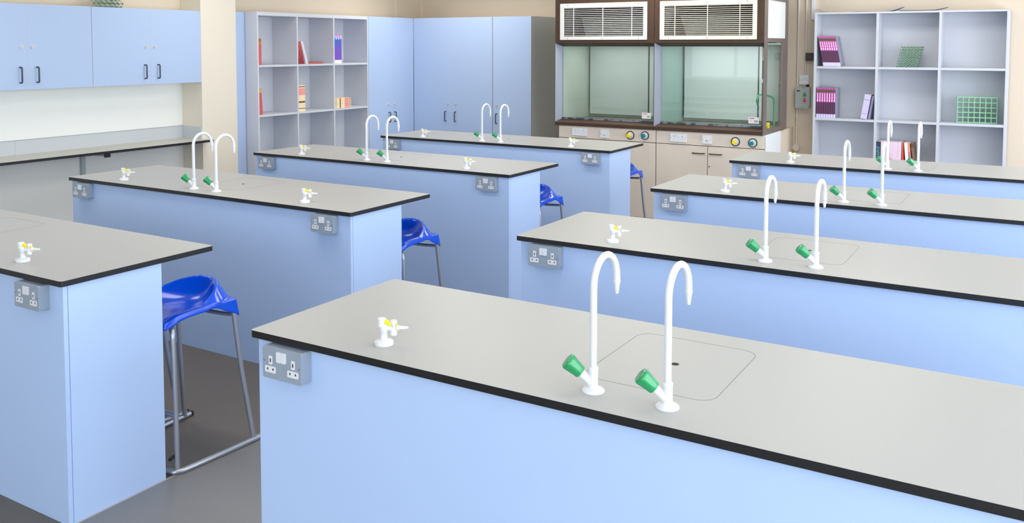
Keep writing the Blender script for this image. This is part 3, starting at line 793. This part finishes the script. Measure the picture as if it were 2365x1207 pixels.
t = thing('isolator_switch', 'dark square isolator with red centre on the wall beside the shelving', 'switch', (-2.122, YW, 1.583))
MB().rbox(0, .080, 0, .080, -.045, 0, .006, 'darkbox', axis='y').build('case', t, bevel=.003)
MB().cyl((.045, -.045, .038), (.045, -.058, .038), .014, 'brn2', n=16).build('rotary_knob', t)
tag(MB().cyl((-2.128, YW-.010, 1.437), (-2.128, YW-.010, CEIL), .010, 'conduit', n=12).build('conduit_pipe'), 'cream conduit running up the back wall from the white square switch', 'pipe')
tag(MB().cyl((-2.10, YW-.020, 1.312), (-2.10, YW-.020, 1.343), .014, 'rubber', n=12).build('cable_gland'), 'short black cable gland between switch and control box', 'cable gland')
t = thing('conduit_pipe', 'cream conduit running down behind the control box to a round box', 'pipe', (-2.205, YW-.010, .69))
MB().cyl((0, 0, 0), (0, 0, .404), .011, 'conduit', n=12).build('pipe', t)
MB().cyl((0, 0, .63), (0, 0, CEIL-.69), .011, 'conduit', n=12).build('pipe', t)
MB().tube([(0, .008, 0), (0, -.018, 0)], .036, 'conduit', 24).build('junction_box', t)
MB().cyl((0, 0, .0), (-.40, 0, -.0), .009, 'conduit', n=12).build('branch', t)
for z in (.30, 1.06): MB().cyl((0, 0, z), (0, 0, z+.012), .015, 'conduit', n=12).build('saddle', t)
tag(MB().box(-2.075, -2.035, YW-.03, YW-.001, 2.0, CEIL, 'pipe_white').build('cable_trunking'), 'white vertical trunking at the left edge of the pigeonhole shelves', 'trunking')

# ------------------------------------------------------------------ right pigeonhole shelves (face -y)
YS = 9.12; DS = YW-YS-.005
xs = [-1.988, -1.419, -.878, -.333]; zr = [.06, .535, 1.027, 1.534, 2.045]
t = thing('shelving_unit', 'pale grey pigeonhole shelving unit on the back wall at right', 'shelves', (xs[0], YS, 0))
for k, x in enumerate(xs):
    xx = x-xs[0]; MB().box(xx, xx+.022, 0, DS, 0, 2.061, 'shelf_r').build('side_panel' if k in (0, 3) else 'divider', t, bevel=.0008)
MB().box(0, xs[3]-xs[0]+.022, DS-.006, DS, 0, 2.061, 'shelf_r').build('back_panel', t)
for k in range(3):
    for z in zr[:-1]:
        MB().box(xs[k]-xs[0]+.022, xs[k+1]-xs[0], .001, DS-.006, z-.022, z, 'shelf_r').build('shelf', t)
MB().box(.022, xs[3]-xs[0], .0005, DS-.006, 2.043, 2.0605, 'shelf_r').build('top_panel', t)

# ------------------------------------------------------------------ books
def book(label, cat, group, w, h, d, bands, cover='cov', extra=None, name='book'):
    """spine faces -y, width along x, origin bottom-left-front of the spine; bands: (z0,z1,mat,x0,x1)"""
    t = thing(name, label, cat, group=group)
    mb = MB()
    c = .0012
    z = 0
    mb.box(0, c, 0, d, 0, h, cover).box(w-c, w, 0, d, 0, h, cover)
    for z0, z1, m in bands: mb.box(0, w, -.0012, c, h*z0, h*z1, m)
    if extra:
        for x0, x1, z0, z1, m in extra: mb.box(w*x0, w*x1, -.0016, -.0012, h*z0, h*z1, m)
    mb.build('cover', t)
    MB().box(c, w-c, c, d-.004, .003, h-.003, 'pages').build('pages', t)
    return t
def place(t, loc, rot=(0, 0, 0)):
    t.location = loc; t.rotation_euler = rot
magb = [(0, .125, 'lil'), (.125, .52, 'purp'), (.52, .84, 'mag'), (.84, .90, 'olive'), (.90, .94, 'olive'), (.94, 1, 'mag')]
magx = [(.3, .72, .54, .62, 'whi'), (.3, .72, .64, .69, 'whi'), (.35, .65, .70, .82, 'whi')]
gl_ = 'magenta textbooks leaning in the upper left pigeonhole'
lean = radians(-11)
posn = ['leftmost', 'second', 'third', 'fourth', 'fifth', 'sixth', 'seventh', 'rightmost']
hb, wb, db = .296, .0195, .21
pr_ = None
covart = [(.0, .0, 0, 0, 'whi')]
for k in range(8):
    lb = '%s of eight leaning magenta textbooks in the top left pigeonhole' % posn[k]
    if pr_ is None: pr_ = book(lb, 'book', gl_, wb, hb, db, magb, 'cov', magx); b_ = pr_
    else: b_ = dup(pr_, (0, 0, 0), lb)
    place(b_, (-1.957+.062-.004+k*.0205, YS+.015, 1.534+.0002), (0, lean, 0))
for k in range(8):
    lb = '%s of eight upright magenta textbooks in the middle left pigeonhole' % posn[k]
    b_ = dup(pr_, (0, 0, 0), lb, group='magenta textbooks upright in the middle left pigeonhole')
    place(b_, (-1.958+k*.0228, YS+.015, 1.0275), (0, 0, 0))
# cover art on the last book of each run
def art(x, z, rot, label):
    pass
lil = [(0, .2, 'lilac'), (.2, .22, 'lild'), (.22, .76, 'lilac'), (.76, .79, 'lild'), (.79, 1, 'lilac')]
b1 = book('thick lilac-white book leaning right in the middle left pigeonhole', 'book', None, .058, .238, .17, lil, 'lild')
place(b1, (-1.546, YS+.02, 1.0370), (0, radians(9), 0))
b2 = book('thin grey-lilac book leaning between the thick lilac book and the divider', 'book', None, .018, .225, .17, [(0, 1, 'lild')], 'lilac')
place(b2, (-1.480, YS+.03, 1.0305), (0, radians(9), 0))
# third row, middle column
def text_mesh(s, size, m, name):
    cu = bpy.data.curves.new('t', 'FONT'); cu.body = s; cu.size = size; cu.extrude = .0003; cu.align_x = 'LEFT'
    tmp = bpy.data.objects.new('t', cu); COL.objects.link(tmp)
    dg = bpy.context.evaluated_depsgraph_get(); me = bpy.data.meshes.new_from_object(tmp.evaluated_get(dg))
    bpy.data.objects.remove(tmp, do_unlink=True); bpy.data.curves.remove(cu)
    me.materials.clear(); me.materials.append(M[m]); o = bpy.data.objects.new(name, me); COL.objects.link(o); return o
Z3 = .5352
b_ = book('dark navy book with pale teal lettering on its spine, lower middle pigeonhole', 'book', None, .038, .285, .20, [(0, 1, 'tealb')], 'tealb')
place(b_, (-1.396, YS+.02, Z3))
tx = text_mesh('GEOGRAPHY', .036, 'tealt', 'spine_title'); tx.parent = b_
tx.rotation_euler = (radians(90), radians(-90), 0); tx.location = (.031, -.0018, .030)
x = -1.355
kinds = [('pale lilac', .026, [(0, 1, 'pinkl')]), ('lilac with pink foot', .030, [(0, .3, 'pinky'), (.3, 1, 'pinkl')]), ('plain pale pink', .024, [(0, .6, 'pinky'), (.6, 1, 'pinkl')]),
         ('salmon-edged pink', .022, [(0, .45, 'pinkr'), (.45, 1, 'pinkl')]), ('wide pink and lilac', .046, [(0, .12, 'pinkl'), (.12, .4, 'pinky'), (.4, 1, 'pinkl')]),
         ('pale pink banded', .030, [(0, .35, 'pinky'), (.35, .4, 'whi'), (.4, 1, 'pinkl')])]
for nm, w_, bd in kinds:
    b_ = book('%s book standing in the lower middle pigeonhole' % nm, 'book', 'pink books in the lower middle pigeonhole', w_, .288, .2, bd, 'pinkl'); place(b_, (x, YS+.02, Z3)); x += w_+.0008
b_ = book('red-orange spined book standing in the lower middle pigeonhole', 'book', None, .014, .285, .2, [(0, 1, 'orr')], 'orr'); x += .011; place(b_, (x, YS+.02, Z3), (0, radians(-2), 0)); x += .025
for nm, w_, bd, a in (('tilted pink and white', .030, [(0, .4, 'pinky'), (.4, 1, 'whi')], -5), ('tilted salmon pink', .015, [(0, .7, 'pinkr'), (.7, 1, 'orange')], -6)):
    b_ = book('%s book leaning in the lower middle pigeonhole' % nm, 'book', None, w_, .288, .2, bd, 'pinkl'); place(b_, (x+.010, YS+.02, Z3), (0, radians(a), 0)); x += w_+.008
b_ = book('brown covered book leaning at the right end of the lower middle row', 'book', None, .018, .285, .2, [(0, .3, 'dkb'), (.3, .85, 'brownb'), (.85, 1, 'brn2')], 'brownb'); place(b_, (x+.020, YS+.02, Z3), (0, radians(-8), 0))

# left bookcase books: spines face +x -> rotate by +90deg about z
RZ = radians(90)
def lplace(b, y, z, tilt=0, x=XB-.02):
    b.rotation_mode = 'XYZ'
    b.matrix_world = Matrix.Translation((x, y, z)) @ Matrix.Rotation(RZ, 4, 'Z') @ Matrix.Rotation(tilt, 4, 'Y')
rb = [(0, .55, 'redb'), (.55, .85, 'redb'), (.85, 1, 'redd')]
for k, (nm) in enumerate(('left', 'middle', 'right')):
    b_ = book('%s of three upright red folders in the top left shelf cell' % nm, 'book', 'red folders in the top left cell', .0155, .262-.003*k, .22, rb, 'redb', [(.6, 1, .8, .98, 'yel')]); lplace(b_, 6.222+k*.0162, 1.5415)
for k, nm in enumerate(('back', 'front')):
    b_ = book('%s of two red booklets tilted against the left side, second shelf' % ('first', 'second')[k], 'book', 'tilted red booklets', .020, .255, .22, [(0, .85, 'redb'), (.85, 1, 'yel')], 'redb'); lplace(b_, 6.238+k*.021, 1.0515, radians(-4))
nmz = ['first', 'second', 'third', 'fourth', 'fifth', 'sixth']
for k in range(5):
    b_ = book('%s of five leaning red exercise books, top middle cell' % nmz[k], 'book', 'leaning red exercise books', .009, .235, .2, [(0, 1, 'redb')], 'redd'); lplace(b_, 6.764+k*.0225, 1.5415, radians(-(2+3*k)))
for k in range(2):
    b_ = book('%s white booklet leaning on the red exercise books' % ('inner', 'outer')[k], 'book', 'white leaning booklets', .011, .245, .2, [(0, 1, 'whi')], 'whi'); lplace(b_, 6.885+k*.021, 1.5415, radians(-(17+1.5*k)))
for k in range(3):
    # lying flat
    t = thing('exercise_book', '%s red exercise book of the flat stack, top middle cell' % ('bottom', 'middle', 'top')[k], 'book', (XB-.02-.005*k, 6.925+.006*k, 1.5415+.0068*k), group='flat red exercise books')
    MB().box(-.20, 0, 0, .225-.012*k, 0, .0012, 'redb').box(-.20, 0, 0, .225-.012*k, .0052, .0064, 'redb').box(-.0012, 0, 0, .225-.012*k, 0, .0064, 'redb' if k != 1 else 'orange').build('cover', t)
    MB().box(-.198, -.0014, .002, .22-.012*k, .0012, .0052, 'pages').build('pages', t)
vb_ = [(0, .12, 'whi'), (.12, .6, 'vio'), (.6, .86, 'blu'), (.86, .94, 'cyan'), (.94, 1, 'pinkt')]
vb2 = [(0, .12, 'whi'), (.12, .86, 'vio'), (.86, .94, 'lil'), (.94, 1, 'pinkt')]
for k in range(7):
    b_ = book('%s of seven violet and blue books in the top right shelf cell' % (nmz+['seventh'])[k], 'book', 'violet and blue books', .0175, .305-(.004 if k % 3 else 0), .21, (vb_ if k % 2 else vb2), 'vio'); lplace(b_, 7.306+k*.0182, 1.5415, 0)
cb = [(0, .10, 'creamy'), (.10, .13, 'brownb'), (.13, .33, 'creamy'), (.33, .39, 'brn2'), (.39, .62, 'creamy'), (.62, .88, 'orange'), (.88, .92, 'creamy'), (.92, .96, 'brownb'), (.96, 1, 'creamy')]
cx_ = [(.15, .45, .62, .86, 'pinkt')]
c0b = None
for k in range(5):
    lb = '%s of five upright cream and orange manuals, middle cell' % nmz[k]
    if c0b is None: c0b = book(lb, 'book', 'cream and orange manuals', .0205, .272, .21, cb, 'creamy', cx_); b_ = c0b
    else: b_ = dup(c0b, (0, 0, 0), lb)
    lplace(b_, 6.758+k*.0213, 1.0515)
for k in range(5):
    lb = '%s from the bottom of five flat cream and orange manuals, right cell' % nmz[k]
    b_ = dup(c0b, (0, 0, 0), lb, group='flat stack of cream manuals')
    # lying flat: book's width becomes vertical, height runs along y
    b_.matrix_world = Matrix.Translation((XB-.02, 7.306, 1.0515+.0212+(k)*.0216)) @ Matrix.Rotation(RZ, 4, 'Z') @ Matrix.Rotation(radians(90), 4, 'Y')

# ------------------------------------------------------------------ lattice models
def lattice(label, loc, nx, ny, nz, s, shear, rot, m, mball, ball=.0045, rr=.0016):
    t = thing('lattice_model', label, 'model', loc)
    t.rotation_euler = rot
    P = {}
    for i in range(nx):
        for j in range(ny):
            for k in range(nz):
                P[i, j, k] = Vector((i*s+shear*k*s+(.5*s if (j % 2 and shear) else 0), j*s, k*s*(.92 if shear else 1)))
    a = MB(); b = MB()
    for (i, j, k), p in P.items():
        b.ball(p, ball, mball, 6)
        for q in ((1, 0, 0), (0, 1, 0), (0, 0, 1)):
            o = (i+q[0], j+q[1], k+q[2])
            if o in P: a.tube([p, P[o]], rr, m, 5, caps=False)
        if shear:
            o = (i-1, j, k+1)
            if o in P: a.tube([p, P[o]], rr, m, 5, caps=False)
    a.build('rods', t); b.build('balls', t)
    return t
lattice('green ball-and-stick lattice model in the top middle pigeonhole', (-1.238, YS+.06, 1.540), 7, 4, 8, .0285, .20, (0, 0, radians(8)), 'lat', 'latd', .0055, .0030)
lattice('pale green cubic lattice model in the right middle pigeonhole', (-.712, YS+.06, 1.033), 8, 4, 6, .046, 0, (0, 0, radians(5)), 'latl', 'latl', .006, .0036)
# diamond lattice lying on top of the wall cabinet
t = thing('lattice_model', 'green diamond lattice model lying on top of the left wall cabinets', 'model', (-6.90, 4.655, 2.057))
dp = {}; q = .050
for i in range(5):
    for j in range(3):
        for k in range(5):
            dp[i, j, k] = Vector((j*q*1.05+.004*k, (i+.5*(k % 2))*q-.012*k, k*q*.62))
a_ = MB(); b_ = MB()
for (i, j, k), v_ in dp.items():
    b_.ball(v_, .0055, 'latd', 6)
    for o_ in ((i, j+1, k), (i, j, k+1), ((i-1, j, k+1) if k % 2 == 0 else (i+1, j, k+1))):
        if o_ in dp: a_.tube([v_, dp[o_]], .0030, 'lat', 5, caps=False)
a_.build('rods', t); b_.build('balls', t)

# curled posters on top of the pigeonhole unit
def poster(label, x0, x1, y0, c0, c1, zb):
    mb = MB(); n = 16; vs = []; d = .17
    for j in range(2):
        for i in range(n+1):
            u = i/n; z = zb+c0*max(0, 1-u/.3)**2+c1*max(0, (u-.65)/.35)**2
            vs.append((x0+(x1-x0)*u, y0+j*d, z))
    W_ = n+1; fs = [(i, i+1, W_+i+1, W_+i) for i in range(n)]
    mb.add(vs, fs, 'paper', True); o = mb.build('poster'); sd = o.modifiers.new('t', 'SOLIDIFY'); sd.thickness = .0012
    tag(o, label, 'poster', 'grey sheets on top of the shelves')
poster('grey sheet with curled left corner at the left end atop the shelves', -1.985, -1.60, YS+.03, .034, .004, 2.0615)
poster('grey sheet with upturned right corner in the middle atop the shelves', -1.62, -1.20, YS+.05, .004, .042, 2.0650)
poster('grey sheet lying at the right atop the shelves', -1.24, -.82, YS+.03, .004, .026, 2.0680)
